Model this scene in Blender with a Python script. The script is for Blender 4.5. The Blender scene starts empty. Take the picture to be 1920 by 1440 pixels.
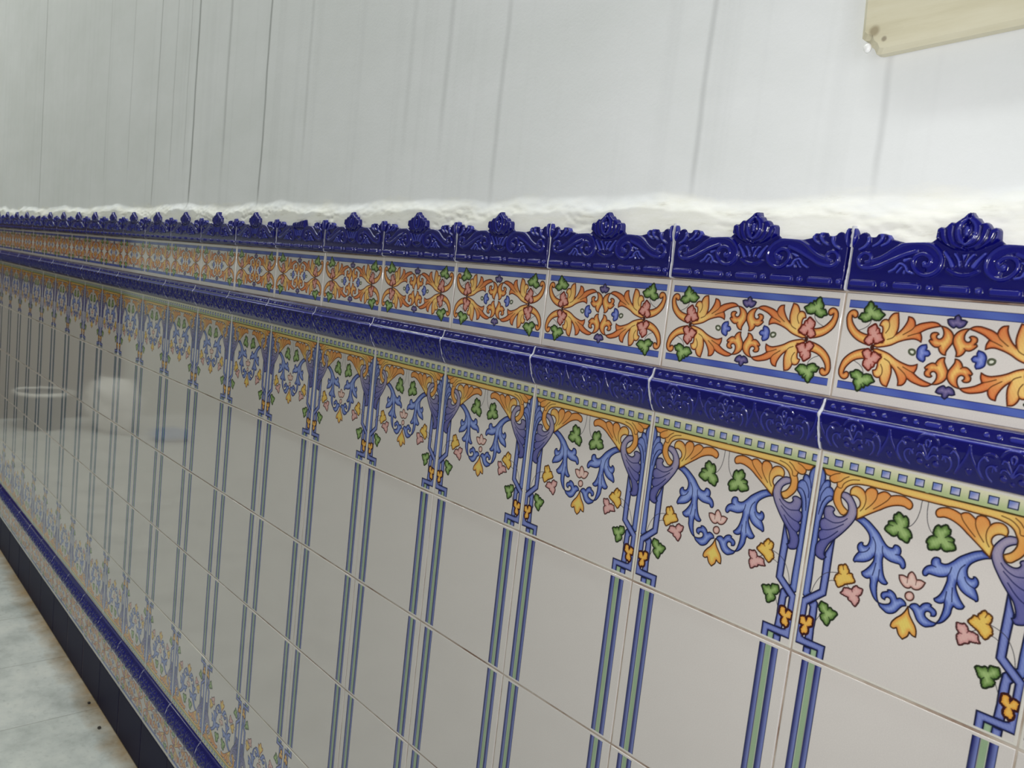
import bpy, math, random
import numpy as np
from mathutils import Matrix, Vector

# ------------------------------------------------------------------ basics
U = 0.2                      # one wall tile pitch in metres
FLOOR = -7.291               # floor height in tile units (0 = top of the painted border)
PK = 0.96                    # paint strength on the glaze
random.seed(4)
rng = np.random.default_rng(7)
scn = bpy.context.scene
COL = scn.collection

def WZ(z): return (z - FLOOR) * U
def tag(o, label=None, cat=None, group=None, kind=None):
    if label: o['label'] = label
    if cat: o['category'] = cat
    if group: o['group'] = group
    if kind: o['kind'] = kind
    return o
def link(name, me, mat=None, parent=None):
    o = bpy.data.objects.new(name, me); COL.objects.link(o)
    if mat is not None: me.materials.append(mat)
    if parent is not None: o.parent = parent
    return o
def lin(c):
    c = np.asarray(c, float) / 255.0
    return np.where(c <= 0.04045, c / 12.92, ((c + 0.055) / 1.055) ** 2.4)
def paintcol(c): return np.minimum(lin(c) * PK, 0.86)
def sstep(a, b, x):
    t = np.clip((x - a) / (b - a), 0, 1); return t * t * (3 - 2 * t)

# ------------------------------------------------------------------ meshes
def mesh_from(name, verts, faces, colors=None, smooth=True):
    verts = np.asarray(verts, np.float32); faces = np.asarray(faces, np.int32)
    me = bpy.data.meshes.new(name)
    me.vertices.add(len(verts)); me.vertices.foreach_set('co', verts.ravel())
    n, k = faces.shape
    me.loops.add(n * k); me.loops.foreach_set('vertex_index', faces.ravel())
    me.polygons.add(n)
    me.polygons.foreach_set('loop_start', np.arange(0, n * k, k, dtype=np.int32))
    me.polygons.foreach_set('use_smooth', np.full(n, smooth, bool))
    if colors is not None:
        a = me.color_attributes.new('Glaze', 'FLOAT_COLOR', 'POINT')
        c = np.ones((len(verts), 4), np.float32); c[:, :3] = colors
        a.data.foreach_set('color', c.ravel())
    me.update(calc_edges=True); me.validate()
    return me
def grid_faces(nr, nc, keep=None):
    i = np.arange(nr * nc).reshape(nr, nc)
    f = np.stack([i[:-1, :-1], i[:-1, 1:], i[1:, 1:], i[1:, :-1]], -1).reshape(-1, 4)
    if keep is not None: f = f[keep.reshape(-1)]
    return f
def compact(verts, faces, colors):
    used = np.unique(faces); m = np.full(len(verts), -1); m[used] = np.arange(len(used))
    return verts[used], m[faces], colors[used]
def box_arrays(x0, x1, y0, y1, z0, z1):
    v = [(x0,y0,z0),(x1,y0,z0),(x1,y1,z0),(x0,y1,z0),(x0,y0,z1),(x1,y0,z1),(x1,y1,z1),(x0,y1,z1)]
    f = [(0,3,2,1),(4,5,6,7),(0,1,5,4),(1,2,6,5),(2,3,7,6),(3,0,4,7)]
    return v, f
class MB:
    def __init__(s): s.v = []; s.f = []
    def add(s, v, f):
        n = len(s.v); s.v += [tuple(p) for p in v]; s.f += [tuple(i + n for i in q) for q in f]
    def box(s, *a): s.add(*box_arrays(*a))
    def build(s, name, mat, parent=None, smooth=False):
        me = bpy.data.meshes.new(name); me.from_pydata(s.v, [], s.f); me.update()
        for p in me.polygons: p.use_smooth = smooth
        return link(name, me, mat, parent)

# ------------------------------------------------------------------ materials
def mat_new(name):
    m = bpy.data.materials.new(name); m.use_nodes = True
    nt = m.node_tree; b = nt.nodes['Principled BSDF']
    return m, nt, b
def N(nt, t, **kw):
    n = nt.nodes.new(t)
    for k, v in kw.items(): setattr(n, k, v)
    return n
def noise(nt, vec, scale, detail=4, rough=0.5):
    n = N(nt, 'ShaderNodeTexNoise'); n.inputs['Scale'].default_value = scale
    n.inputs['Detail'].default_value = detail; n.inputs['Roughness'].default_value = rough
    if vec is not None: nt.links.new(vec, n.inputs['Vector'])
    return n
def ramp(nt, fac, stops, interp='LINEAR'):
    r = N(nt, 'ShaderNodeValToRGB'); r.color_ramp.interpolation = interp
    e = r.color_ramp.elements
    while len(e) > 1: e.remove(e[-1])
    e[0].position = stops[0][0]; e[0].color = (*stops[0][1], 1)
    for p, c in stops[1:]:
        q = e.new(p); q.color = (*c, 1)
    nt.links.new(fac, r.inputs['Fac']); return r
def g(v): return (v, v, v)
def mapping(nt, scale):
    tc = N(nt, 'ShaderNodeTexCoord'); mp = N(nt, 'ShaderNodeMapping')
    mp.inputs['Scale'].default_value = scale
    nt.links.new(tc.outputs['Object'], mp.inputs['Vector']); return mp.outputs['Vector']
def mix(nt, fac, a, b, mode='MIX'):
    m = N(nt, 'ShaderNodeMix'); m.data_type = 'RGBA'; m.blend_type = mode
    for s, v in ((m.inputs[0], fac), (m.inputs[6], a), (m.inputs[7], b)):
        if hasattr(v, 'links'): nt.links.new(v, s)
        elif isinstance(v, (int, float)): s.default_value = v
        else: s.default_value = (*v, 1)
    return m.outputs[2]
def bump(nt, b, h, strength, dist):
    bp = N(nt, 'ShaderNodeBump'); bp.inputs['Strength'].default_value = strength
    bp.inputs['Distance'].default_value = dist
    nt.links.new(h, bp.inputs['Height']); nt.links.new(bp.outputs['Normal'], b.inputs['Normal'])
def glaze(name, rough, ior=1.5, bumps=0.05, bd=.002):
    m, nt, b = mat_new(name)
    a = N(nt, 'ShaderNodeVertexColor'); a.layer_name = 'Glaze'
    v = mapping(nt, (1, 1, 1))
    n1 = noise(nt, v, 900, 2)
    r = ramp(nt, n1.outputs['Fac'], [(0.3, g(0.93)), (0.7, g(1.0))])
    nt.links.new(mix(nt, 1.0, a.outputs['Color'], r.outputs['Color'], 'MULTIPLY'), b.inputs['Base Color'])
    b.inputs['Roughness'].default_value = rough; b.inputs['IOR'].default_value = ior
    n2 = noise(nt, v, 45, 2)
    bump(nt, b, n2.outputs['Fac'], bumps, bd)
    return m
M_TILE = glaze('painted_white_glaze', 0.06, 1.68, 0.015, .001)
M_BLUE = glaze('cobalt_relief_glaze', 0.14, 1.52, 0.08)
M_NAVY = glaze('navy_satin_glaze', 0.5, 1.33, .03)
M_NAVY.node_tree.nodes['Principled BSDF'].inputs['Specular IOR Level'].default_value = .18

def plaster_mat():
    m, nt, b = mat_new('painted_plaster_wall')
    tc = N(nt, 'ShaderNodeTexCoord')
    sx = N(nt, 'ShaderNodeSeparateXYZ'); nt.links.new(tc.outputs['Object'], sx.inputs[0])
    # fresh white filler close to the tiles, painted grey wall above
    nz = noise(nt, mapping(nt, (6, 6, 14)), 1.6, 6, 0.62)
    def math(op, a, b_, c_=None):
        n = N(nt, 'ShaderNodeMath', operation=op)
        for s, v in zip(n.inputs, (a, b_, c_)):
            if v is None: continue
            if hasattr(v, 'links'): nt.links.new(v, s)
            else: s.default_value = v
        return n.outputs[0]
    h = math('ADD', sx.outputs['Z'], math('MULTIPLY', nz.outputs['Fac'], 0.085))
    z0 = WZ(0.42)
    fr = N(nt, 'ShaderNodeMapRange'); nt.links.new(h, fr.inputs[0])
    fr.inputs[1].default_value = z0 + 0.028; fr.inputs[2].default_value = z0 + 0.052
    # wall paint with large cloudy dirt
    cl = noise(nt, mapping(nt, (1.6, 2, 3.0)), 1.3, 6, 0.65)
    paint = ramp(nt, cl.outputs['Fac'], [(0.30, tuple(lin((229, 231, 232)))), (0.66, tuple(lin((240, 241, 244))))])
    # long vertical water streaks
    st = noise(nt, mapping(nt, (26, 1, 0.35)), 1.0, 4, 0.6)
    sr = ramp(nt, st.outputs['Fac'], [(0.30, g(0.91)), (0.48, g(1.0)), (1.0, g(1.0))])
    wob = noise(nt, mapping(nt, (0.6, 1, 5)), 1.0, 3)
    xw = math('ADD', sx.outputs['X'], math('MULTIPLY', math('SUBTRACT', wob.outputs['Fac'], 0.5), 0.016))
    def streaks(lines, zlo, zhi):
        tot = None
        for x, w, d in lines:
            dist = math('ABSOLUTE', math('SUBTRACT', xw, x * U), None)
            mr = N(nt, 'ShaderNodeMapRange'); mr.interpolation_type = 'SMOOTHSTEP'; nt.links.new(dist, mr.inputs[0])
            mr.inputs[1].default_value = 0; mr.inputs[2].default_value = w * U; mr.inputs[3].default_value = d; mr.inputs[4].default_value = 1
            tot = mr.outputs[0] if tot is None else math('MULTIPLY', tot, mr.outputs[0])
        f = N(nt, 'ShaderNodeMapRange'); nt.links.new(sx.outputs['Z'], f.inputs[0])
        f.inputs[1].default_value = WZ(zlo); f.inputs[2].default_value = WZ(zhi)
        return mix(nt, f.outputs[0], (1, 1, 1), tot)
    s1 = streaks([(-0.98, .032, .78), (0.035, .030, .84), (-2.722, .045, .86), (-6.60, .034, .50), (-8.63, .040, .42),
                  (-10.03, .035, .60), (-16.8, .05, .55)], 0.35, 0.62)
    s2 = streaks([(-3.40, .055, .84), (-5.67, .05, .86), (-3.909, .06, .91), (-7.65, .05, .78), (-8.9, .03, .78),
                  (-9.4, .035, .80), (-11.2, .035, .8), (-12.4, .04, .84)], 0.7, 1.2)
    br = noise(nt, mapping(nt, (9, 1, 2.5)), 1.0, 3)
    brr = ramp(nt, br.outputs['Fac'], [(0.4, g(1.0)), (0.75, g(0.5))])
    s12 = mix(nt, brr.outputs['Color'], (1, 1, 1), mix(nt, 1.0, s1, s2, 'MULTIPLY'))
    pc = mix(nt, 1.0, paint.outputs['Color'], s12, 'MULTIPLY')
    pc = mix(nt, 0.55, pc, sr.outputs['Color'], 'MULTIPLY')
    d2 = noise(nt, mapping(nt, (5, 5, 30)), 2.5, 6, 0.7)
    fil = ramp(nt, d2.outputs['Fac'], [(0.30, tuple(lin((205, 200, 190)))), (0.42, tuple(lin((240, 239, 232)))), (0.7, tuple(lin((250, 249, 246))))])
    nt.links.new(mix(nt, fr.outputs[0], fil.outputs['Color'], pc), b.inputs['Base Color'])
    b.inputs['Roughness'].default_value = 0.75
    fine = noise(nt, mapping(nt, (1, 1, 1)), 260, 4, 0.6)
    bump(nt, b, fine.outputs['Fac'], 0.10, 0.002)
    return m
M_WALL = plaster_mat()

def grout_mat():
    m, nt, b = mat_new('cement_grout')
    n = noise(nt, mapping(nt, (1, 1, 1)), 14, 5, 0.6)
    r = ramp(nt, n.outputs['Fac'], [(0.34, tuple(lin((132, 104, 88)))), (0.5, tuple(lin((176, 160, 146)))), (0.68, tuple(lin((206, 198, 188))))])
    nt.links.new(r.outputs['Color'], b.inputs['Base Color']); b.inputs['Roughness'].default_value = 0.85
    return m
M_GROUT = grout_mat()
def plain(name, c, rough, metal=0, spec=None):
    m, nt, b = mat_new(name)
    n = noise(nt, mapping(nt, (1, 1, 1)), 30, 4)
    r = ramp(nt, n.outputs['Fac'], [(0.3, tuple(np.array(lin(c)) * 0.88)), (0.7, tuple(lin(c)))])
    nt.links.new(r.outputs['Color'], b.inputs['Base Color'])
    b.inputs['Roughness'].default_value = rough; b.inputs['Metallic'].default_value = metal
    return m
M_WGROUT = plain('white_joint_filler', (206, 206, 216), 0.45)

# ------------------------------------------------------------------ the painted patterns (tile units / 1000, from the left bottom corner; ! marks a corner)
ARCH = [
    ('leafblue', 'm', 'c', '9,918! 22,908 32,893 37,871 36,859! 45,865 57,866 62,860 65,849 65,838! 76,833 86,820 90,809 87,793! 86,781 73,767 61,749 54,729 51,709 47,684 45,663 43,636 43,603 44,564 43,489 46,372 46,311! 54,308! 24,278! 11,290! 11,305 12,427 13,485 13,762 11,827 9,890'),
    ('lblue', 'm', 'o', '19,809 24,830 36,856 43,864'),
    ('lblue', 'm', 'o', '26,759 27,785 38,814 51,831 65,836'),
    ('lblue', 'm', 'o', '31,712 35,737 46,768 58,787 72,795 87,793'),
    ('lblue', 'm', 'o', '29,694 33,732 40,760 54,784'),
    ('bar', 'm', 'c', '82,282! 93,271! 96,209! 94,139! 97,80! 58,80! 59,135 60,198! 60,240! 52,252!'),
    ('bar', 'm', 'c', '58,40! 95,42! 96,-1! 59,-1!'),
    ('green', 'm', 'c', '97,42! 126,43! 126,-1! 98,0!'),
    ('bar', 'm', 'c', '127,605! 127,522! 128,413! 127,323! 43,248! 43,187! 42,85! 59,80! 162,80! 161,1! 128,0! 128,46! 12,45! 12,141! 12,220! 11,267! 93,340! 93,406! 91,489! 93,524!'),
    ('acanth', 'm', 'c', '132,831! 154,830 170,823 189,803 203,781 210,764 212,746 207,719! 194,692 177,665 159,639 141,616 126,598 104,572 93,548 88,532 90,508 99,503! 83,485 64,487 47,496 40,525 42,550 57,575! 49,583 43,603 47,618 55,625! 46,637 42,654 45,672 61,685! 56,702 54,721 57,737 74,747 94,747 104,739 104,732! 100,727 105,715 120,708 139,711 157,721 167,739 169,759 163,779 147,794 128,804! 125,816'),
    ('lblue', 'm', 'o', '61,685 83,679 110,675 135,682 155,695 171,712'),
    ('lblue', 'm', 'o', '55,626 83,632 114,647 140,667 157,681'),
    ('lblue', 'm', 'o', '58,575 80,586 105,607 135,640'),
    ('garland', 'm', 'c', '209,718! 227,712 247,701 267,686 282,669 289,650 288,631 280,615 268,612 261,617 262,623! 256,624 244,615 239,601 242,587 249,576! 239,560 232,543 231,528 238,523! 242,527! 258,531 282,539 301,551 316,569 321,579! 322,560 313,536 300,515 288,500 276,488! 282,475 291,470 304,468 318,474! 322,461 324,437 334,413 349,391 361,381 372,376! 380,363 399,351 416,344 435,348 453,361 465,380 476,396 493,406! 488,419 477,427 463,430 450,423! 440,439 427,448 414,451 404,448! 406,441! 395,436 384,429 379,416 384,404 399,399! 401,410 410,415 421,411 425,402 422,391 409,382 392,377 374,377! 366,391 360,412 355,442 354,462 356,477! 367,469 384,466 395,470 399,478! 388,489 378,504 370,524 364,549 360,573 361,592! 375,584 394,578 418,577 437,576 447,564 455,563 462,572 461,587 450,606 432,618! 434,636 427,652 414,658 403,656 398,648! 397,642 384,638 371,642 352,659 328,687 300,710 272,729 247,740!'),
    ('lblue', 'm', 'o', '301,662 315,642 322,612 322,585'),
    ('lblue', 'm', 'o', '351,634 354,612 362,592'),
    ('lblue', 'm', 'o', '249,575 269,581 286,593 295,610'),
    ('lblue', 'm', 'o', '413,615 432,618'),
    ('lblue', 'm', 'o', '334,549 331,517 327,490'),
    ('lblue', 'm', 'o', '354,525 355,494 356,475'),
    ('beam', 'm', 'c', '16,919! 199,922! 401,920! 497,921! 503,885! 405,886! 387,888 287,887 236,887 195,882 165,872 146,857 135,838 127,823 125,805 131,783 143,765 163,751! 168,748! 163,734 151,722! 137,724 122,737 103,758 91,781 89,804 91,830 99,850! 95,866! 84,862 66,865 57,876 57,889! 44,890 32,898 23,913'),
    ('lbrown', 'm', 'o', '99,850 111,844 120,845'),
    ('lbrown', 'm', 'o', '123,849 127,865 142,882 161,894 199,903'),
    ('lbrown', 'm', 'o', '95,867 112,876 127,893 148,907'),
    ('lbrown', 'm', 'o', '59,889 79,903 103,912'),
    ('shell', 'm', 'c', '168,825! 165,843 173,862 190,872 212,870 225,863 234,853! 239,867 254,881 272,883 287,875 292,862! 302,870 321,880 337,878 352,868! 377,877 400,880 426,875 443,865 450,853 448,838 441,830! 431,831 417,836 399,836 375,830 347,817 311,791 322,799 267,760 215,721! 209,770! 219,786 219,802 210,817 193,826'),
    ('lbrown', 'm', 'o', '234,853 242,830 242,800 235,779 225,764'),
    ('lbrown', 'm', 'o', '292,862 289,840 275,811 248,777'),
    ('lbrown', 'm', 'o', '352,868 342,848 318,821 283,789'),
    ('lgrey', 'm', 'o', '441,747 459,763 475,792 484,831 487,884'),
    ('leafgreen', 'm', 'c', '400,806! 413,798 420,790! 429,797 440,788 445,773 446,757 441,747! 456,738 465,725 469,710! 461,705 459,691 455,682! 444,682 429,689! 421,689 412,696 407,705! 394,695 383,694 374,699! 359,705 348,713! 351,727 362,739! 359,752 372,759 387,760! 379,770 379,789! 388,793 393,803'),
    ('tulip', '', 'c', '443,530! 460,535 480,531! 482,548 495,562 508,553 519,534! 535,538 556,533! 547,510 531,493 513,489 500,495! 494,488 477,485 460,495 447,513'),
    ('lpink', '', 'o', '480,531 482,507'),
    ('lpink', '', 'o', '519,534 518,510'),
    ('tulip', '', 'c', '495,471 508,472 518,461 518,447 508,435 495,433 484,442 483,459'),
    ('flower', '', 'c', '502,406! 512,375 530,349 544,331 553,309 554,284! 540,286 525,296! 522,279 501,254! 483,267 469,295! 455,287 443,291 443,307 457,333 480,359 494,383'),
    ('lgrey', 'm', 'o', '54,312 63,351 84,396 110,427 137,440 168,449'),
    ('lgrey', 'm', 'o', '127,393 143,402 164,406'),
    ('lgrey', 'm', 'o', '217,407 231,397 245,392'),
    ('leafyellow', 'm', 'c', '196,500! 207,492 211,483 218,477 219,464! 235,465 239,454 251,439 253,431! 242,423 224,414! 210,407 199,395 180,381! 170,389 163,404! 155,412 160,435 173,448! 167,464 167,483 179,491! 186,490!'),
    ('leafpink', 'm', 'c', '245,392! 251,407 264,418! 273,412 294,411! 293,396 290,384 278,372! 286,359 284,344 279,335 273,321! 262,325 252,336 236,341! 234,351 217,353 194,358! 203,370 207,388! 225,393'),
    ('lgrey', 'm', 'o', '120,230 106,204 96,178 96,158'),
    ('leafgreen', 'm', 'c', '110,287! 127,284 142,283 148,267! 160,273 170,264 188,263 197,254! 189,241 179,221! 166,214! 165,201 157,182! 145,184 134,195! 121,203 114,221 123,232! 109,241 100,260! 105,275'),
    ('leafamber', 'm', 'c', '14,176! 28,184 42,186 50,171! 53,188 61,194 71,193 83,189! 84,171 84,151! 70,142 65,137! 69,125 68,111 60,101! 49,101! 43,92 30,102 26,119 35,139! 18,143 17,161'),
]
BORDER = [
    ('lgrey', '4', 'o', '135,385 131,366 114,346 85,330'),
    ('crescent', '4', 'c', '41,395! 45,372 61,347 81,328 110,316 136,312! 144,264! 109,272 78,285 48,308 29,333 20,361 17,386 23,408 36,420 51,422 64,413 68,401 63,388 53,385!'),
    ('plume', '4', 'c', '158,265! 181,261 201,265 239,277 275,298 312,312 340,317 357,313 369,307! 369,326 361,347! 357,347! 383,365 409,376 443,386! 426,397 405,400 378,395 353,387 334,376! 329,396 317,410 299,414! 298,397 287,368 272,345 256,329! 262,358 260,387 252,427! 233,423 218,405 213,389! 203,392 187,386 179,371 177,361! 188,358 194,341 194,320 203,301! 202,285! 182,281'),
    ('lbrown', '4', 'o', '213,389 221,370 219,349 209,330'),
    ('lbrown', '4', 'o', '256,331 245,314 221,301'),
    ('lbrown', '4', 'o', '334,376 323,359 306,345 287,331'),
    ('lbrown', '4', 'o', '357,347 338,340 322,333 309,327'),
    ('curl', '4', 'c', '443,386! 459,384 478,375 493,360 501,338 498,317 486,294 479,278 479,262! 465,265 453,275 444,293! 432,292 413,303 402,316! 406,323 414,322! 405,336 408,350 419,356 433,355 438,350! 431,343 432,334 444,329 454,336 458,352 453,371'),
    ('lbrown', '4', 'o', '444,293 452,301'),
    ('bud', 'h', 'c', '394,299! 398,285 396,275! 407,273 416,260! 409,250 396,247! 397,229 391,221! 375,226 362,238 360,257 360,274 372,292'),
    ('dot', 'h', 'c', '336,270 348,266 351,256 345,247 334,248 326,255 325,265'),
    ('budp', 'v', 'c', '464,417! 476,422 491,422! 494,434 505,441! 515,430 519,421! 533,420 543,415! 536,398 524,388 514,385! 502,391! 494,384 481,389 469,401'),
    ('leafgreen', '4', 'c', '119,469! 131,460 138,446! 149,449 151,435! 165,437 173,425 193,413! 183,400 173,385! 153,383 136,389! 129,381 112,372 97,371! 89,381 72,386! 78,396 83,409 99,413! 95,426 99,437! 108,448 112,463'),
    ('leafrose', '4', 'c', '156,367! 164,358 167,350! 178,345 181,327! 191,324 196,310 207,296! 193,288 178,278 164,278! 158,292! 158,278! 139,265! 128,272 116,283! 122,298 134,312! 127,327 127,344 138,353! 147,360'),
]
LP = {'open': 18, 'far': 118, 'end': 16, 'flash': 15, 'world': 1.0}
# style: outline colour, outline half width, edge colour, centre colour, depth of shading, optional (u0,v0,u1,v1,tip edge, tip centre)
DK = (22, 28, 72)
ST = {
 'leafblue': (DK, .0028, (56, 74, 150), (124, 140, 202), .016, None),
 'bar': (DK, .0031, (50, 60, 140), (126, 138, 198), .014, None),
 'green': ((70, 90, 100), .001, (140, 166, 132), (160, 184, 150), .010, None),
 'acanth': (DK, .0028, (66, 68, 134), (98, 98, 158), .016, (.05, .60, .20, .76, (124, 116, 156), (166, 156, 180))),
 'garland': (DK, .0028, (50, 70, 156), (142, 160, 216), .024, None),
 'beam': ((96, 62, 28), .0028, (216, 140, 78), (226, 150, 76), .012, (.06, .88, .18, .90, (214, 144, 82), (234, 196, 110))),
 'shell': ((100, 58, 30), .0028, (214, 126, 62), (226, 156, 86), .014, (.30, .82, .22, .745, (222, 160, 80), (238, 208, 118))),
 'leafgreen': ((34, 50, 28), .0034, (76, 112, 44), (160, 186, 120), .026, None),
 'leafyellow': ((98, 58, 26), .0032, (216, 154, 62), (230, 194, 100), .018, None),
 'leafpink': ((88, 46, 48), .0032, (198, 138, 138), (218, 174, 168), .018, None),
 'leafamber': ((66, 22, 28), .0044, (222, 142, 46), (236, 186, 92), .018, None),
 'leafrose': ((112, 32, 22), .0034, (198, 118, 108), (216, 158, 148), .020, None),
 'tulip': ((94, 58, 54), .0030, (204, 150, 142), (224, 194, 184), .016, None),
 'flower': ((82, 48, 26), .0030, (222, 150, 74), (228, 204, 108), .028, None),
 'crescent': ((92, 48, 28), .0030, (204, 106, 58), (236, 186, 106), .022, None),
 'plume': ((104, 46, 26), .0030, (198, 92, 52), (220, 134, 78), .015, (.34, .36, .24, .29, (210, 118, 64), (240, 200, 120))),
 'curl': ((92, 48, 28), .0030, (200, 98, 56), (238, 192, 110), .026, None),
 'bud': ((34, 42, 110), .0030, (58, 76, 168), (138, 150, 212), .022, None),
 'budp': ((34, 32, 72), .0030, (58, 52, 112), (132, 118, 162), .022, None),
 'dot': ((92, 98, 76), .0042, (150, 156, 130), (214, 214, 200), .006, None),
}
LN = {'lblue': ((26, 34, 92), .0028), 'lbrown': ((98, 52, 22), .0026), 'lgrey': ((58, 54, 64), .0019), 'lpink': ((110, 68, 62), .0018)}

def parse(s):
    pts, cor = [], []
    for t in s.split():
        c = t.endswith('!'); x, y = t.rstrip('!').split(',')
        pts.append((int(x) / 1000, int(y) / 1000)); cor.append(c)
    return np.array(pts), cor
def spline(pts, cor, closed, n=5):
    out = []; m = len(pts)
    for i in range(m if closed else m - 1):
        a, b = pts[i], pts[(i + 1) % m]
        p = pts[i - 1] if (closed or i > 0) else a
        q = pts[(i + 2) % m] if (closed or i + 2 < m) else b
        if cor[i]: p = a
        if cor[(i + 1) % m]: q = b
        L = np.hypot(*(b - a))
        # tangents limited to the local span so that uneven spacing does not overshoot
        def tang(u, v, w):
            l1 = np.hypot(*(v - u)) + 1e-9; l2 = np.hypot(*(w - v)) + 1e-9
            d = (v - u) / l1 * l2 + (w - v) / l2 * l1
            return d / (l1 + l2)
        ta = tang(p, a, b) * L if not cor[i] and (closed or i > 0) else (b - a)
        tb = tang(a, b, q) * L if not cor[(i + 1) % m] and (closed or i + 2 < m) else (b - a)
        for k in range(n):
            t = k / n; t2 = t * t; t3 = t2 * t
            out.append((2*t3 - 3*t2 + 1) * a + (t3 - 2*t2 + t) * ta + (-2*t3 + 3*t2) * b + (t3 - t2) * tb)
    if not closed: out.append(pts[-1])
    return np.array(out)
def seg_dist(X, Y, P, closed):
    A = P; B = np.roll(P, -1, 0)
    if not closed: A = P[:-1]; B = P[1:]
    d = np.full(X.shape, 1e9)
    for a, b in zip(A, B):
        ab = b - a; L = ab @ ab + 1e-12
        t = np.clip(((X - a[0]) * ab[0] + (Y - a[1]) * ab[1]) / L, 0, 1)
        d = np.minimum(d, (X - a[0] - t * ab[0]) ** 2 + (Y - a[1] - t * ab[1]) ** 2)
    return np.sqrt(d)
def inside(X, Y, P):
    r = np.zeros(X.shape, bool); Q = np.roll(P, -1, 0)
    for (x0, y0), (x1, y1) in zip(P, Q):
        if y0 == y1: continue
        c = ((y0 > Y) != (y1 > Y)) & (X < (x1 - x0) * (Y - y0) / (y1 - y0) + x0)
        r ^= c
    return r
def orient(P):
    Q = np.roll(P, -1, 0); return float((P[:, 0] * Q[:, 1] - Q[:, 0] * P[:, 1]).sum())
class Painter:
    def __init__(s, us, vs, base):
        s.us, s.vs = us, vs
        s.X, s.Y = np.meshgrid(us, vs)
        s.C = np.empty(s.X.shape + (3,)); s.C[:] = paintcol(base)
        s.aa = 0.0013
    def region(s, P, pad):
        i0, i1 = np.searchsorted(s.us, [P[:, 0].min() - pad, P[:, 0].max() + pad])
        j0, j1 = np.searchsorted(s.vs, [P[:, 1].min() - pad, P[:, 1].max() + pad])
        return slice(j0, j1), slice(i0, i1)
    def blend(s, sl, col, a): s.C[sl] = s.C[sl] * (1 - a[..., None]) + col * a[..., None]
    def shape(s, P, st, flip=lambda p: p):
        oc, ow, ec, cc, dep, gr = ST[st]; ow = ow * 1.18
        sl = s.region(P, .01); X, Y = s.X[sl], s.Y[sl]
        if X.size == 0: return
        d = seg_dist(X, Y, P, True); ins = inside(X, Y, P); sd = np.where(ins, d, -d)
        ec, cc = paintcol(ec), paintcol(cc)
        if gr is not None:
            a, b = flip(np.array([[gr[0], gr[1]]]))[0], flip(np.array([[gr[2], gr[3]]]))[0]
            t = ((X - a[0]) * (b - a)[0] + (Y - a[1]) * (b - a)[1]) / ((b - a) @ (b - a)); t = sstep(0, 1, t)[..., None]
            ec = ec * (1 - t) + paintcol(gr[4]) * t; cc = cc * (1 - t) + paintcol(gr[5]) * t
        k = sstep(0, dep, sd)[..., None]
        # brushed streaks of glaze
        k = np.clip(k + 0.10 * np.sin(X * 420 + Y * 260)[..., None] * k, 0, 1)
        s.blend(sl, ec * (1 - k) + cc * k, sstep(-s.aa, s.aa, sd))
        oa = 1 - sstep(ow - s.aa, ow + s.aa, d)
        if st == 'beam': oa = oa * (np.abs(X - .5) > .008)
        s.blend(sl, paintcol(oc) * .75, oa)
    def line(s, P, col, w):
        sl = s.region(P, .01); X, Y = s.X[sl], s.Y[sl]
        if X.size == 0: return
        d = seg_dist(X, Y, P, False)
        s.blend(sl, paintcol(col), (1 - sstep(w - s.aa, w + s.aa, d)) * .9)
    def rect(s, u0, u1, v0, v1, fn):
        sl = s.region(np.array([(u0, v0), (u1, v1)]), .004); X, Y = s.X[sl], s.Y[sl]
        sd = np.minimum(np.minimum(X - u0, u1 - X), np.minimum(Y - v0, v1 - Y))
        s.blend(sl, fn(X, Y, sd), sstep(-s.aa * .6, s.aa * .6, sd))
    def draw(s, data, cy):
        for st, mode, c, pts in data:
            p, cor = parse(pts); P = spline(p, cor if not (st.startswith('leaf') and st != 'leafblue') else [True] * len(cor), c == 'c')
            if st.startswith('leaf') and st != 'leafblue':          # toothed margin of the vine leaves
                t_ = np.roll(P, -1, 0) - np.roll(P, 1, 0); t_ = t_ / (np.hypot(t_[:, 0], t_[:, 1])[:, None] + 1e-9)
                P = P + np.stack([t_[:, 1], -t_[:, 0]], 1) * (.0030 * np.abs(np.sin(np.arange(len(P)) * math.pi / 2.5 + .4)) - .0010)[:, None] * (1 if orient(P) > 0 else -1)
            fl = [lambda q: q]
            mx = lambda q: np.stack([1 - q[:, 0], q[:, 1]], 1)
            my = lambda q: np.stack([q[:, 0], cy * 2 - q[:, 1]], 1)
            if mode in ('m', 'h'): fl.append(mx)
            if mode == 'v': fl.append(my)
            if mode == '4': fl += [mx, my, lambda q: mx(my(q))]
            for f in fl:
                if c == 'c':
                    s.shape(f(P), st, f)
                    if st.startswith('leaf') and st != 'leafblue':      # clefts between the lobes
                        ce = p.mean(0); sg = 1 if orient(p) > 0 else -1
                        for i in range(len(p)):
                            a_, b_, c_ = p[i - 1], p[i], p[(i + 1) % len(p)]
                            cr = (b_[0] - a_[0]) * (c_[1] - b_[1]) - (b_[1] - a_[1]) * (c_[0] - b_[0])
                            if cor[i] and cr * sg < 0 and np.hypot(*(b_ - ce)) < .72 * np.hypot(*(p - ce).T).max():
                                s.line(f(np.array([b_, b_ + (ce - b_) * .42])), np.array(ST[st][0]) * 1.2, .0024)
                else: s.line(f(P), *LN[st])

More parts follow.
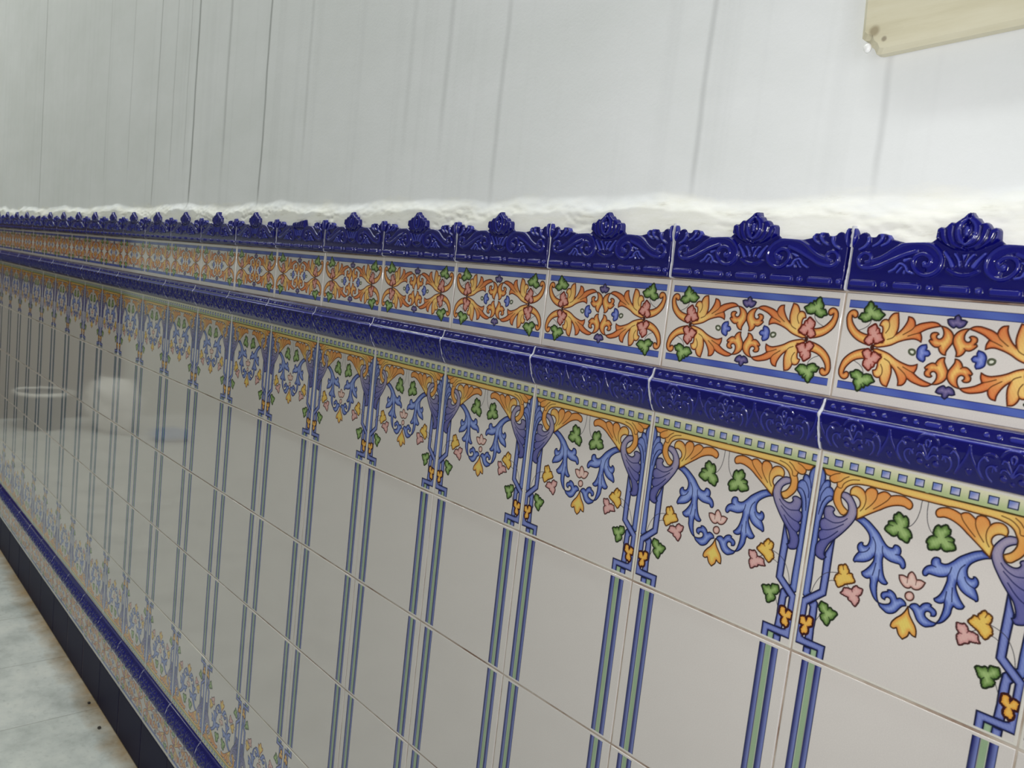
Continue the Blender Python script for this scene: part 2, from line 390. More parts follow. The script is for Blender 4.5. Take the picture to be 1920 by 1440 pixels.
WHITE = (215, 208, 204)
def margins(pa, v0, v1, m=.010):
    X, Y = pa.X, pa.Y
    sd = np.minimum(np.minimum(X - m, 1 - m - X), np.minimum(Y - v0 - m, v1 - m - Y))
    a = 1 - sstep(-.0012, .0012, sd); w = paintcol((220, 215, 207))
    pa.C = pa.C * (1 - a[..., None]) + w * a[..., None]
def bars(pa, v0, v1):
    for q in ((.058, .095, 1), (.127, .162, 1), (.097, .125, 0)):
        for fl in (0, 1):
            u0, u1 = (q[0], q[1]) if not fl else (1 - q[1], 1 - q[0])
            def fn(X, Y, sd, u0=u0, u1=u1, b=q[2], fl=fl):
                t = ((X - u0) / (u1 - u0))[..., None]
                if b:
                    k = sstep(0.12, .85, t)
                    c = paintcol((24, 28, 102)) * (1 - k) + paintcol((116, 126, 188)) * k
                    e = 1 - sstep(.0034, .0062, np.minimum(X - u0, u1 - X))[..., None]
                    return c * (1 - e) + paintcol(DK) * e
                return paintcol((148, 172, 138)) + 0 * t
            pa.rect(u0, u1, v0, v1, fn)
def arch_paint(us, vs):
    pa = Painter(us, vs, WHITE)
    def band(X, Y, sd):
        t = sstep(.925, .992, Y)[..., None]
        return paintcol((176, 190, 138)) * (1 - t) + paintcol((222, 218, 188)) * t
    pa.rect(0.012, .988, .919, .995, band)
    for j in range(14):
        c = .5 + (j - 6.5) * .0745
        def sq(X, Y, sd, c=c):
            t = sstep(-.02, .02, (X - c) - (Y - .9575))[..., None]
            col = paintcol((112, 130, 196)) * (1 - t) + paintcol((186, 184, 214)) * t
            e = 1 - sstep(.0042, .0062, sd)[..., None]
            return col * (1 - e) + paintcol((34, 48, 78)) * e
        pa.rect(c - .0215, c + .0215, .939, .976, sq)
    pa.draw(ARCH, .5)
    def bm(X, Y, sd):
        k = sstep(0, .014, np.minimum(Y - .885, .921 - Y))[..., None]
        return paintcol((214, 144, 82)) * (1 - k) + paintcol((234, 196, 110)) * k
    pa.rect(.44, .56, .885, .921, bm)
    pa.line(np.array([(.012, .9195), (.988, .9195)]), (50, 52, 20), .0030); pa.line(np.array([(.435, .885), (.565, .885)]), (80, 50, 24), .0032)
    margins(pa, 0, 1, .012)
    return pa.C
def border_paint(us, vs):
    pa = Painter(us, vs, WHITE)
    for v0, v1 in ((.0445, .083), (.431, .4695)):
        def bd(X, Y, sd):
            k = (.5 + .5 * np.sin(X * 23 + Y * 40))[..., None]
            c = paintcol((72, 88, 172)) * (1 - k) + paintcol((84, 104, 182)) * k
            e = 1 - sstep(.0028, .0046, np.minimum(Y - v0, v1 - Y))[..., None]
            return c * (1 - e) + paintcol((26, 32, 84)) * e
        pa.rect(.020, .980, v0, v1, bd)
    pa.draw(BORDER, .257)
    for u in (.158, .842):
        th = np.linspace(0, 6.283, 13)[:-1]
        P = np.stack([u + .010 * np.cos(th), .257 + .016 * np.sin(th)], 1)
        sl = pa.region(P, .01); d = seg_dist(pa.X[sl], pa.Y[sl], P, True); i_ = inside(pa.X[sl], pa.Y[sl], P)
        pa.blend(sl, paintcol((64, 22, 14)), sstep(-.002, .002, np.where(i_, d, -d)))
    return pa.C
def plain_paint(us, vs):
    pa = Painter(us, vs, WHITE); bars(pa, .014, .986); return pa.C
def navy_paint(us, vs):
    return Painter(us, vs, (24, 24, 58)).C

def slab(name, w, h, nu, vlist, paint, thick=.007, r=.0006):
    """a flat glazed tile: fine front face with eased edges, sides and back; origin at its centre on the wall plane"""
    us = np.linspace(0, 1, nu); vs = np.asarray(vlist, float)
    C = paint(us, vs)
    xs = (us - .5) * w; zs = vs * U; zs = zs - zs.mean() if False else (vs - (vs[0] + vs[-1]) / 2) * (h / (vs[-1] - vs[0]))
    xs2 = np.concatenate([[xs[0]], xs, [xs[-1]]]); zs2 = np.concatenate([[zs[0]], zs, [zs[-1]]])
    X, Z = np.meshgrid(xs2, zs2)
    d = np.minimum(np.minimum(X - xs[0], xs[-1] - X), np.minimum(Z - zs[0], zs[-1] - Z))
    Y = np.where(d < r, .0005 * (1 - d / r) ** 2, 0.0)
    Y[0, :] = Y[-1, :] = thick; Y[:, 0] = Y[:, -1] = thick
    C2 = np.pad(C, ((1, 1), (1, 1), (0, 0)), mode='edge')
    V = np.stack([X, Y, Z], -1).reshape(-1, 3)
    F = grid_faces(*X.shape)
    nr, nc = X.shape
    F = np.vstack([F, [[0, (nr - 1) * nc, nr * nc - 1, nc - 1]]])
    return mesh_from(name, V, F, C2.reshape(-1, 3))

TW, GAP = U, .0017
vv = lambda a, b, n: np.linspace(a, b, n)
rim = [0, .002, .004]
ME_ARCH = slab('arcade_tile', TW - GAP, U * .998, 430, vv(0, 1, 430), arch_paint)
ME_BORDER = slab('frieze_tile', TW - GAP, U * .49, 430, vv(0, .5, 216), border_paint)
ME_PLAIN = slab('striped_tile', TW - GAP, U * 1.003, 300, [0, .002, .004, .008, .012, .0128, .0152, .016, .1, .3, .5, .7, .9, .984, .9848, .9872, .988, .992, .996, .998, 1], plain_paint)
ME_NAVY = slab('navy_tile', TW - GAP, U * .722, 60, vv(0, .722, 46), navy_paint)

# ------------------------------------------------------------------ relief ceramics
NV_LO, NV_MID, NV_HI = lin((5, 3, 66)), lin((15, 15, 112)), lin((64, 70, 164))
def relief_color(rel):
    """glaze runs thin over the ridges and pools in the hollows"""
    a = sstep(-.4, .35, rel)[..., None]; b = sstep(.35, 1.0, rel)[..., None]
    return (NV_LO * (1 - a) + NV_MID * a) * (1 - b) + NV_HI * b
class Field:
    def __init__(s, us, vs): s.X, s.Y = np.meshgrid(us, vs); s.H = np.zeros(s.X.shape); s.R = np.zeros(s.X.shape)
    def stroke(s, pts, w, h, w2=None, ridge=.8, mirror=True, cx=.5):
        P = np.array([tuple(map(float, t.split(','))) for t in pts.split()]) / 1000 if isinstance(pts, str) else np.asarray(pts, float)
        if len(P) > 2: P = spline(P, [False] * len(P), False, 6)
        w2 = w if w2 is None else w2
        for k in ((0, 1) if mirror else (0,)):
            Q = P.copy()
            if k: Q[:, 0] = 2 * cx - Q[:, 0]
            n = len(Q) - 1
            m = max(w, w2) * 1.2
            bx = (s.X > Q[:, 0].min() - m) & (s.X < Q[:, 0].max() + m) & (s.Y > Q[:, 1].min() - m) & (s.Y < Q[:, 1].max() + m)
            if not bx.any(): continue
            x, y = s.X[bx], s.Y[bx]; best = np.zeros(x.shape)
            for i in range(n):
                a, b = Q[i], Q[i + 1]; ab = b - a; L = ab @ ab + 1e-12
                t = np.clip(((x - a[0]) * ab[0] + (y - a[1]) * ab[1]) / L, 0, 1)
                d = np.hypot(x - a[0] - t * ab[0], y - a[1] - t * ab[1])
                ww = w + (w2 - w) * (i + t) / n
                best = np.maximum(best, np.sqrt(np.clip(1 - (d / ww) ** 2, 0, 1)) * (.6 + .4 * ww / max(w, w2)))
            # rounded profile, soft foot
            best = best * best * (3 - 2 * best)
            s.H[bx] = np.maximum(s.H[bx], best * h) if h > 0 else s.H[bx] + best * h
            s.R[bx] = np.maximum(s.R[bx], best * ridge) if ridge > 0 else np.minimum(s.R[bx], best * ridge)
    def bar(s, u0, u1, v0, v1, h, ridge):
        r = .010
        qx = np.abs(s.X - (u0 + u1) / 2) - (u1 - u0) / 2 + r; qy = np.abs(s.Y - (v0 + v1) / 2) - (v1 - v0) / 2 + r
        d = np.hypot(np.maximum(qx, 0), np.maximum(qy, 0)) + np.minimum(np.maximum(qx, qy), 0) - r
        a = sstep(-.002, .006, -d); s.H = np.maximum(s.H, a * h); s.R = np.maximum(s.R, a * ridge)
    def groove(s, pts, w, h, mirror=True):
        P = np.array([tuple(map(float, t.split(','))) for t in pts.split()]) / 1000
        if len(P) > 2: P = spline(P, [False] * len(P), False, 6)
        for k in ((0, 1) if mirror else (0,)):
            Q = P.copy()
            if k: Q[:, 0] = 1 - Q[:, 0]
            a = 1 - sstep(0, w * 1.5, seg_dist(s.X, s.Y, Q, False))
            s.H = s.H - a * h * np.minimum(1, s.H / .003); s.R = s.R * (1 - a) - .5 * a
    def fill(s, pts, h, soft=.008, ridge=.2, mirror=True):
        P = np.array([tuple(map(float, t.split(','))) for t in pts.split()]) / 1000
        for k in ((0, 1) if mirror else (0,)):
            Q = P.copy()
            if k: Q[:, 0] = 1 - Q[:, 0]
            d = seg_dist(s.X, s.Y, Q, True); i_ = inside(s.X, s.Y, Q); sd = np.where(i_, d, -d)
            a = sstep(-soft * .3, soft, sd)
            s.H = np.maximum(s.H, a * h); s.R = np.maximum(s.R, a * ridge)

TOP = '0,290 12,292 22,278 26,262 38,272 52,276 68,268 78,253 104,256 114,270 146,270 172,264 188,246 212,240 245,233 300,236 352,238 366,250 370,286 380,300 394,303 406,298 417,315 431,323 446,320 461,340 474,342 482,352 492,364'
TOPB = '0,290 12,292 22,278 26,262 38,272 52,276 68,268 78,253 104,256 114,270 146,270 172,264 188,246 212,240 245,233 300,236 352,238 366,250 378,272 396,262 430,268 462,266 500,276 532,272 560,284 590,280 612,294 634,288 650,240'
def crest_mesh(name, broken=False):
    nu, nv = 330, 124
    us = np.linspace(0, 1, nu); vs = np.linspace(0, .37, nv)
    F = Field(us, vs)
    T = np.array([tuple(map(float, t.split(','))) for t in TOP.split()]) / 1000
    R_ = T[::-1].copy(); R_[:, 0] = 1 - R_[:, 0]
    if broken:
        TB = np.array([tuple(map(float, t.split(','))) for t in TOPB.split()]) / 1000
        T = TB; R_ = R_[[i for i in range(len(R_)) if R_[i, 0] > .655]]
    outline = np.vstack([T, R_, [(1, -.01)], [(0, -.01)]])
    # scroll band with raised rims
    F.fill('49,123 70,108 101,108 140,118 177,137 204,150 240,168 294,189 320,190 352,180 372,160 365,135 345,128 350,100 377,92 408,118 412,161 392,200 350,226 297,230 235,218 206,205 180,183 144,160 113,148 95,135', .0016, .012, .25)
    F.stroke('80,136 94,139 100,156 88,172 69,176 52,166 43,145 49,123 70,109 101,109 140,119 177,138 204,151 240,169 300,191', .009, .0024, .010, .55)
    F.stroke('110,144 144,157 180,180 206,200 235,216 270,226 310,229 350,223 389,200 411,161 406,121 377,95 338,91 306,111 291,140 299,166 324,180 352,173 367,154 360,136 342,131', .009, .0026, .011, .50)
    F.stroke('342,140 343,141', .012, .0032, ridge=.7)
    # shell over the joint
    for q in ('42,190 65,203 80,225 80,250', '104,207 130,224 141,245 136,262', '143,210 169,226 177,246 172,258'):
        F.stroke(q, .007, .0030, .010, .78)
    F.stroke('0,206 14,240 16,285', .010, .0036, .012, .6)
    # small leaf sprays under the scrolls
    F.stroke('193,97 215,110 238,135 262,124 274,103 297,96', .0055, .0026, .0055, 1.0)
    F.stroke('228,96 246,120', .0045, .0020, ridge=1.0); F.stroke('258,95 260,104', .006, .0018, ridge=.9)
    F.stroke('255,150 280,160', .0085, .0024, .004, 1.0)
    # palmette: one swelling shell with grooves between its petals
    if not broken:
        F.fill('372,248 374,290 392,303 406,298 430,324 446,320 474,342 492,362 500,366 500,200 455,202 420,216 395,232', .0050, .011, .30)
        F.stroke('500,222 476,244 466,280 478,316 500,330', .0075, .0058, .0075, .62)
        F.fill('490,262 500,250 510,262 512,290 500,312 488,290', .0062, .007, .70, mirror=False)
        for q, w_ in (('496,214 462,232 448,262 446,300', .0050), ('480,204 440,222 422,250 414,284', .0050), ('450,202 416,222 398,244 388,272', .0048), ('500,240 484,262 480,292 500,324', .0040)):
            F.groove(q, w_, .0016)
    else:
        F.fill('372,240 390,262 430,268 470,262 520,276 560,284 625,286 640,205 372,205', .0044, .014, .25, mirror=False)
        for q in ('440,206 415,232 405,262', '470,206 455,236 450,264', '530,206 545,240 556,280', '562,206 590,236 612,284', '500,206 500,270'):
            F.groove(q, .005, .0018, mirror=False)
    # leaves of the vase below
    F.stroke('420,190 442,163 458,136', .008, .0030, .011, .82); F.stroke('463,185 481,160 488,136', .006, .0030, .005, .95)
    F.fill('487,188 513,188 500,150', .0028, .006, .9, mirror=False)
    F.stroke('440,120 470,104 500,98', .010, .0018, .010, .35)
    # lower channel with bars and beads
    a = sstep(.082, .070, F.Y) if False else 1 - sstep(.068, .084, F.Y)
    F.H = F.H * (1 - a); F.R = F.R * (1 - a) - .55 * a * sstep(.050, .062, F.Y)
    for i in range(5):
        b = .012 + i * .2
        F.bar(b + .006, b + .128, .022, .052, .0030, .50)
        F.bar(b + .150, b + .178, .024, .050, .0030, .62)
    base = .0058 - .0005 * sstep(.05, .085, F.Y) * (1 - sstep(.085, .12, F.Y))
    H = F.H + base
    sdo = seg_dist(F.X, F.Y, outline, True); ins = inside(F.X, F.Y, outline); sd = np.where(ins, sdo, -sdo)
    side = np.minimum(F.X, 1 - F.X)
    edge = np.minimum(sd, np.minimum(side, F.Y) + .0)
    k = sstep(-.002, .008, np.where(F.Y > .24, sd, np.minimum(np.minimum(side, F.Y + .001), np.maximum(sd, 0))))
    Y = .007 - (H + .007) * k
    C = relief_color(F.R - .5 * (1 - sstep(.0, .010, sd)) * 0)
    xs = (us - .5) * (TW - .0026); zs = vs * U
    xs2 = np.concatenate([[xs[0]], xs, [xs[-1]]]); zs2 = np.concatenate([[zs[0]], zs])
    X2, Z2 = np.meshgrid(xs2, zs2)
    Y2 = np.pad(Y, ((1, 0), (1, 1)), mode='edge'); Y2[0, :] = .007; Y2[:, 0] = Y2[:, -1] = .007
    C2 = np.pad(C, ((1, 0), (1, 1), (0, 0)), mode='edge')
    S2 = np.pad(sd, ((1, 0), (1, 1)), mode='edge')
    q = np.maximum(np.maximum(S2[:-1, :-1], S2[1:, :-1]), np.maximum(S2[:-1, 1:], S2[1:, 1:])) > -.0025
    V = np.stack([X2, Y2, Z2], -1).reshape(-1, 3)
    V, Fc, Cc = compact(V, grid_faces(*X2.shape, keep=q), C2.reshape(-1, 3))
    return mesh_from(name, V, Fc, Cc)
ME_CREST = crest_mesh('cresting_tile'); ME_CREST_B = crest_mesh('broken_cresting_tile', True)

PROF = np.array([(0, .040), (.003, .050), (.010, .054), (.030, .058), (.050, .064), (.058, .070), (.063, .077), (.068, .0825), (.074, .0850), (.082, .0845), (.120, .078), (.160, .067), (.200, .050), (.235, .030), (.246, .020), (.250, .010)])
def moulding_mesh(name):
    nu, nv = 400, 110
    us = np.linspace(0, 1, nu); vs = np.linspace(0, .25, nv)     # v measured downwards from the top
    F = Field(us, vs)
    for m in range(3):
        c = 1 / 6 + m / 3
        S = lambda q, w, h, w2=None, r=.8: F.stroke(np.array([(c + float(t.split(',')[0]) / 1000, float(t.split(',')[1]) / 1000) for t in q.split()]), w, h, w2, r, True, c)
        S('-16,33 16,33', .008, .0014, r=.0)
        F.stroke([(c - .024, .033), (c + .024, .033)], .0120, .0012, ridge=.70, mirror=False)
        S('-73,33 -72,33', .0115, .0014, r=.80)
        S('-122,32 -121,32', .0115, .0014, r=.80)
        S('0,72 -20,76 -40,92 -46,104', .0045, .0010, .003, .55)
        S('0,95 -7,100 -8,116 -4,126', .004, .0013, r=.8)
        S('-40,134 -34,122 -24,122 -14,140 -3,168 0,180', .0045, .0014, r=.75)
        S('-44,172 -38,160 -26,158 -14,168 -3,182', .0045, .0014, r=.75)
        S('-34,196 -33,197', .014, .0018, r=.6); S('0,212 1,212', .009, .0012, r=.5)
        S('-95,134 -106,122 -122,138 -128,172 -116,206', .0050, .0014, .004, .8)
        S('-62,168 -70,152 -86,154 -98,172 -92,202 -78,218', .0050, .0014, .004, .8)
        S('-76,176 -72,158 -62,150', .004, .0012, r=.7)
        S('-62,112 -78,102 -96,104 -108,112', .004, .0010, r=.5)
        S('-166,86 -160,120 -148,150 -132,182 -112,214', .0050, .0012, .006, .55)
        S('-166,205 -160,190', .007, .0010, r=.4)
    py = np.interp(vs, PROF[:, 0], PROF[:, 1]) * U
    side = np.minimum(F.X, 1 - F.X)
    py2 = py[:, None] + F.H * np.interp(vs, [0, .01, .02, .235, .25], [0, 0, 1, 1, 0])[:, None]
    py2 = py2 - .0010 * (1 - sstep(0, .008, side)) 
    Y = -py2
    C = relief_color(F.R * .85 + .95 * np.exp(-((F.Y - .0685) / .0045) ** 2))  # pale line on the ridge: thin glaze plus a highlight painted into the colour
    xs = (us - .5) * (TW - .0026); zs = (.125 - vs) * U
    xs2 = np.concatenate([[xs[0]], xs, [xs[-1]]]); zs2 = np.concatenate([[zs[0]], zs, [zs[-1]]])
    X2, Z2 = np.meshgrid(xs2, zs2)
    Y2 = np.pad(Y, 1, mode='edge'); Y2[0, :] = Y2[-1, :] = .007; Y2[:, 0] = Y2[:, -1] = .007
    C2 = np.pad(C, ((1, 1), (1, 1), (0, 0)), mode='edge')
    V = np.stack([X2, Y2, Z2], -1).reshape(-1, 3)
    Fc = grid_faces(*X2.shape)[:, ::-1]
    return mesh_from(name, V, Fc, C2.reshape(-1, 3))
ME_MOULD = moulding_mesh('relief_tile')

# ------------------------------------------------------------------ camera
f_px = 1521.65
cam = bpy.data.cameras.new('camera'); cam.sensor_width = 36; cam.lens = f_px / 1920 * 36
cam.clip_start = .01
co = bpy.data.objects.new('camera', cam); COL.objects.link(co)
R = np.array([[0.65759042, 0.74525773, 0.11029847], [0.15647144, 0.00810737, -0.98764921], [-0.73694744, 0.66672722, -0.11128022]])
CPOS = np.array([1.83801955, -3.69172903, -0.17820455])
mw = Matrix(((R[0, 0], -R[1, 0], -R[2, 0], CPOS[0] * U), (R[0, 1], -R[1, 1], -R[2, 1], CPOS[1] * U), (R[0, 2], -R[1, 2], -R[2, 2], WZ(CPOS[2])), (0, 0, 0, 1)))
co.matrix_world = mw
cam.dof.use_dof = True; cam.dof.focus_distance = 1.05; cam.dof.aperture_fstop = 16
scn.camera = co
def px(x, y, z):
    d = R @ (np.array([x, y, z]) - CPOS)
    return (960 + f_px * d[0] / d[2], 720 + f_px * d[1] / d[2]) if d[2] > .05 else (-9e9, -9e9)

# ------------------------------------------------------------------ laying the tiles
DX = {-2: 0, -1: 0, 0: .003, 1: -.014, 2: -.005, 3: .006, 4: .016, 5: .018, 6: .026, 7: .022, 8: .006, 9: -.027, 10: -.045, 11: -.037, 12: -.018, 13: -.018, 14: -.015, 15: -.025, 16: -.015, 17: -.018, 18: -.018, 19: -.02, 20: -.03, 21: -.03, 22: -.03, 23: -.03}
def jx(k): return -k + DX[k]                       # joint k along the wall, tile units
ORD = ['first', 'second', 'third', 'fourth', 'fifth', 'sixth', 'seventh', 'eighth', 'ninth', 'tenth', 'eleventh', 'twelfth', 'thirteenth', 'fourteenth', 'fifteenth', 'sixteenth', 'seventeenth', 'eighteenth', 'nineteenth', 'twentieth', 'twenty-first', 'twenty-second', 'twenty-third', 'twenty-fourth']
ROWS = [  # name, mesh, z low, z high, flipped, what, group
 ('cresting_tile', ME_CREST, .002, .365, 0, 'blue cresting tile with palmette', 'cobalt cresting tiles along the top of the dado'),
 ('frieze_tile', ME_BORDER, -.497, -.004, 0, 'orange scroll border tile right below the cresting', 'orange scroll border tiles of the upper frieze'),
 ('relief_tile', ME_MOULD, -.505, -.755, 0, 'blue relief moulding tile above the painted arches', 'cobalt moulding tiles of the upper frieze'),
 ('arcade_tile', ME_ARCH, -.7595, -1.7575, 0, 'tile with painted arch and garland, top row', 'arcade tiles of the top row'),
 ('striped_tile', ME_PLAIN, -1.7695, -2.7725, 0, 'striped white tile, row right under the arches', 'striped tiles, upper row'),
 ('striped_tile', ME_PLAIN, -2.7845, -3.7875, 0, 'striped white tile, middle of three striped rows', 'striped tiles, middle row'),
 ('striped_tile', ME_PLAIN, -3.7995, -4.8025, 0, 'striped white tile, row above the upturned arches', 'striped tiles, lower row'),
 ('arcade_tile', ME_ARCH, -4.8145, -5.8125, 1, 'tile with upside-down painted arch, bottom row', 'upturned arcade tiles of the bottom row'),
 ('relief_tile', ME_MOULD, -5.8205, -6.0705, 1, 'blue moulding tile under the upturned arches', 'cobalt moulding tiles near the floor'),
 ('frieze_tile', ME_BORDER, -6.078, -6.568, 0, 'orange scroll border tile above the navy skirting', 'orange scroll border tiles near the floor'),
 ('navy_tile', ME_NAVY, -6.569, -7.291, 0, 'plain navy skirting tile on the floor', 'navy skirting tiles along the floor'),
]
def short(s): return s
used = set()
for name, me, za, zb, flip, what, grp in ROWS:
    zlo, zhi = min(za, zb), max(za, zb)
    cols = []
    for k in range(-1, 23):                        # tile k lies between joint k and joint k-1
        if k - 1 < -2: continue
        x0, x1 = jx(k), jx(k - 1)
        hit = False
        for a in np.linspace(x0, x1, 9):
            for b in np.linspace(zlo, zhi, 9):
                p = px(a, 0, b)
                if 0 <= p[0] <= 1920 and 0 <= p[1] <= 1440: hit = True
        cols.append((k, x0, x1, hit))
    vis = [c[0] for c in cols if c[3]]
    if not vis: continue
    first = min(vis)
    for k, x0, x1, hit in cols:
        if k > max(vis) + 2 or k < first - 2: continue     # only what the photo shows and a step beyond it
        m = me
        broken = name == 'cresting_tile' and k in (6, 17)
        if broken: m = ME_CREST_B
        if not m.materials: m.materials.append(M_BLUE if name in ('cresting_tile', 'relief_tile') else M_NAVY if name == 'navy_tile' else M_TILE)
        o = bpy.data.objects.new(name, m); COL.objects.link(o)
        zc = (zlo + zhi) / 2 if name != 'cresting_tile' else zlo
        jz = random.uniform(-.0012, .0012) if hit else 0
        o.location = ((x0 + x1) / 2 * U, 0.0002 * random.uniform(-1, 1), WZ(zc + jz * .5))
        o.scale = ((x1 - x0), 1, 1)
        rx, rz = random.uniform(-.0022, .0022), random.uniform(-.0022, .0022)
        o.rotation_euler = (rx, math.pi if flip else 0, rz)
        if broken: lab = 'cobalt cresting tile whose palmette has broken off, ' + ('the nearer one' if k == 6 else 'the far one near the left edge')
        elif hit:
            lab = what + ', ' + ORD[k - first] + ' from the right edge'
        elif k < first: lab = what + (', just' if k == first - 1 else ', one further') + ' beyond the right edge'
        else: lab = what + (', just' if k == max(vis) + 1 else ', one further') + ' beyond the left edge'
        tag(o, lab, 'tile', grp, 'thing')

# ------------------------------------------------------------------ grout in the joints
gb = MB()
KMIN, KMAX = -2, 22
xl, xr = jx(22) * U, jx(-2) * U
edges_z = [(-.004, .002), (-.505, -.497), (-.7595, -.755), (-1.7695, -1.7575), (-2.7845, -2.7725), (-3.7995, -3.7875), (-4.8145, -4.8025), (-5.8205, -5.8125), (-6.078, -6.0705), (-6.569, -6.568)]
for a, b in edges_z:
    gb.box(xl, xr, .0011, .007, WZ(a), WZ(b))
for k in range(-1, 22):
    x = jx(k) * U
    for a, b in ((-.497, -.004), (-1.7575, -.7595), (-2.7725, -1.7695), (-3.7875, -2.7845), (-4.8025, -3.7995), (-5.8125, -4.8145), (-6.568, -6.078), (-7.291, -6.569)):
        gb.box(x - GAP / 2, x + GAP / 2, .0009, .007, WZ(a), WZ(b))
grout = gb.build('trim_1', M_GROUT); tag(grout, kind='structure')
# white filler smeared into the joints of the relief pieces
wf = MB()
def ribbon(x, zs, ys, ws):
    v = []; f = []
    for z, y, w, off in zip(zs, ys, ws, np.cumsum(rng.normal(0, .00012, len(zs)))):
        v += [(x - w / 2 + off, .006, z), (x - w / 2 + off, y + .0004, z), (x + off, y - .0003, z), (x + w / 2 + off, y + .0004, z), (x + w / 2 + off, .006, z)]
    for i in range(len(zs) - 1):
        for j in range(4): a = i * 5 + j; f.append((a, a + 1, a + 6, a + 5))
    wf.add(v, f)
for k in range(-1, 22):
    x = jx(k) * U; kf = {0: 1.0, -1: 1.0, 1: .85, 2: .7}.get(k, .5)
    n = 40
    zz = np.linspace(.002, .300, n)
    w = .0017 + .0005 * np.sin(np.linspace(0, 9 + k, n)) + rng.normal(0, .00035, n) + .002 * (np.linspace(0, 1, n) > .9)
    ribbon(x, [WZ(z) for z in zz], np.interp(zz, [0, .01, .06, .09, .2, .25, .3], [-.0035, -.0052, -.0052, -.0044, -.0052, -.0075, -.0050]), np.clip(w * kf, .0010, .005))
    for top, sg in ((-.505, 1), (-6.0705, -1)):
        t = np.linspace(.002, .248, n)
        w = .0017 + .0005 * np.sin(t * 40 + k * 2) + rng.normal(0, .0003, n) + .0018 * np.exp(-((t - .07) / .022) ** 2)
        y = -np.interp(t, PROF[:, 0], PROF[:, 1]) * U + .0002
        ribbon(x, [WZ(top - q * sg) for q in t], y, np.clip(w * kf, .0010, .005) * (1 if sg > 0 else .8))
wfo = wf.build('trim_2', M_WGROUT, smooth=True); tag(wfo, kind='structure')

# ------------------------------------------------------------------ upper wall with the rough filler band over the cresting
def fbm(x, y, sc, seed, octv=5):
    r = np.random.default_rng(seed); t = np.zeros(np.broadcast(x, y).shape); a = 1
    for o in range(octv):
        for _ in range(4):
            th = r.uniform(0, 6.283); k = sc * r.uniform(.7, 1.4)
            t = t + a * np.sin(k * (x * math.cos(th) + y * math.sin(th)) + r.uniform(0, 6.283)) / 4
        sc *= 2.05; a *= .55
    return t
xa = np.concatenate([np.linspace(-7.0, -2.2, 330), np.linspace(-2.19, .55, 1150)])
zt = np.concatenate([np.linspace(.05, .56, 70), [.6, .7, 1, 2, 4, 7.2, 16.2]])
X, ZT = np.meshgrid(xa, zt)
XW = X / U
crown = np.zeros_like(X)
n1 = fbm(XW, ZT * 1.2, 3.2, 3); n2 = fbm(XW * .8 + ZT * .7, ZT * 1.6, 11, 5, 4); n3 = fbm(XW + n1 * .05, ZT * 1.7 + n2 * .02, 42, 8, 3)
upper = .445 + .045 * n1
prof = 1 - sstep(upper - .11, upper + .02, ZT)
near = np.exp(-((ZT - .33) / .10) ** 2)
h = prof * (.0094 + .0022 * n2 + .0007 * n3) + near * prof * .0015 * n1
Yw = .0055 - np.clip(h, 0, .0088)
Yw = np.where(ZT > .5, .0055 - h * (1 - sstep(.5, .56, ZT)), Yw)
Yw = np.where(ZT < .2, .0068, Yw * 1.0)
V = np.stack([X, Yw, WZ(ZT)], -1).reshape(-1, 3)
F_ = grid_faces(*X.shape)
wm = mesh_from('wall_back', V, F_)
wall = link('wall_back', wm, M_WALL); tag(wall, kind='structure')
# solid backing behind the tiles
bk = MB(); bk.box(-7.0, .55, .0072, .16, 0, WZ(.05)); bk.box(-7.0, .55, .0095, .16, WZ(.05), WZ(16.2))
bo = bk.build('wall_back_core', M_GROUT); bo.name = 'trim_3'; tag(bo, kind='structure')

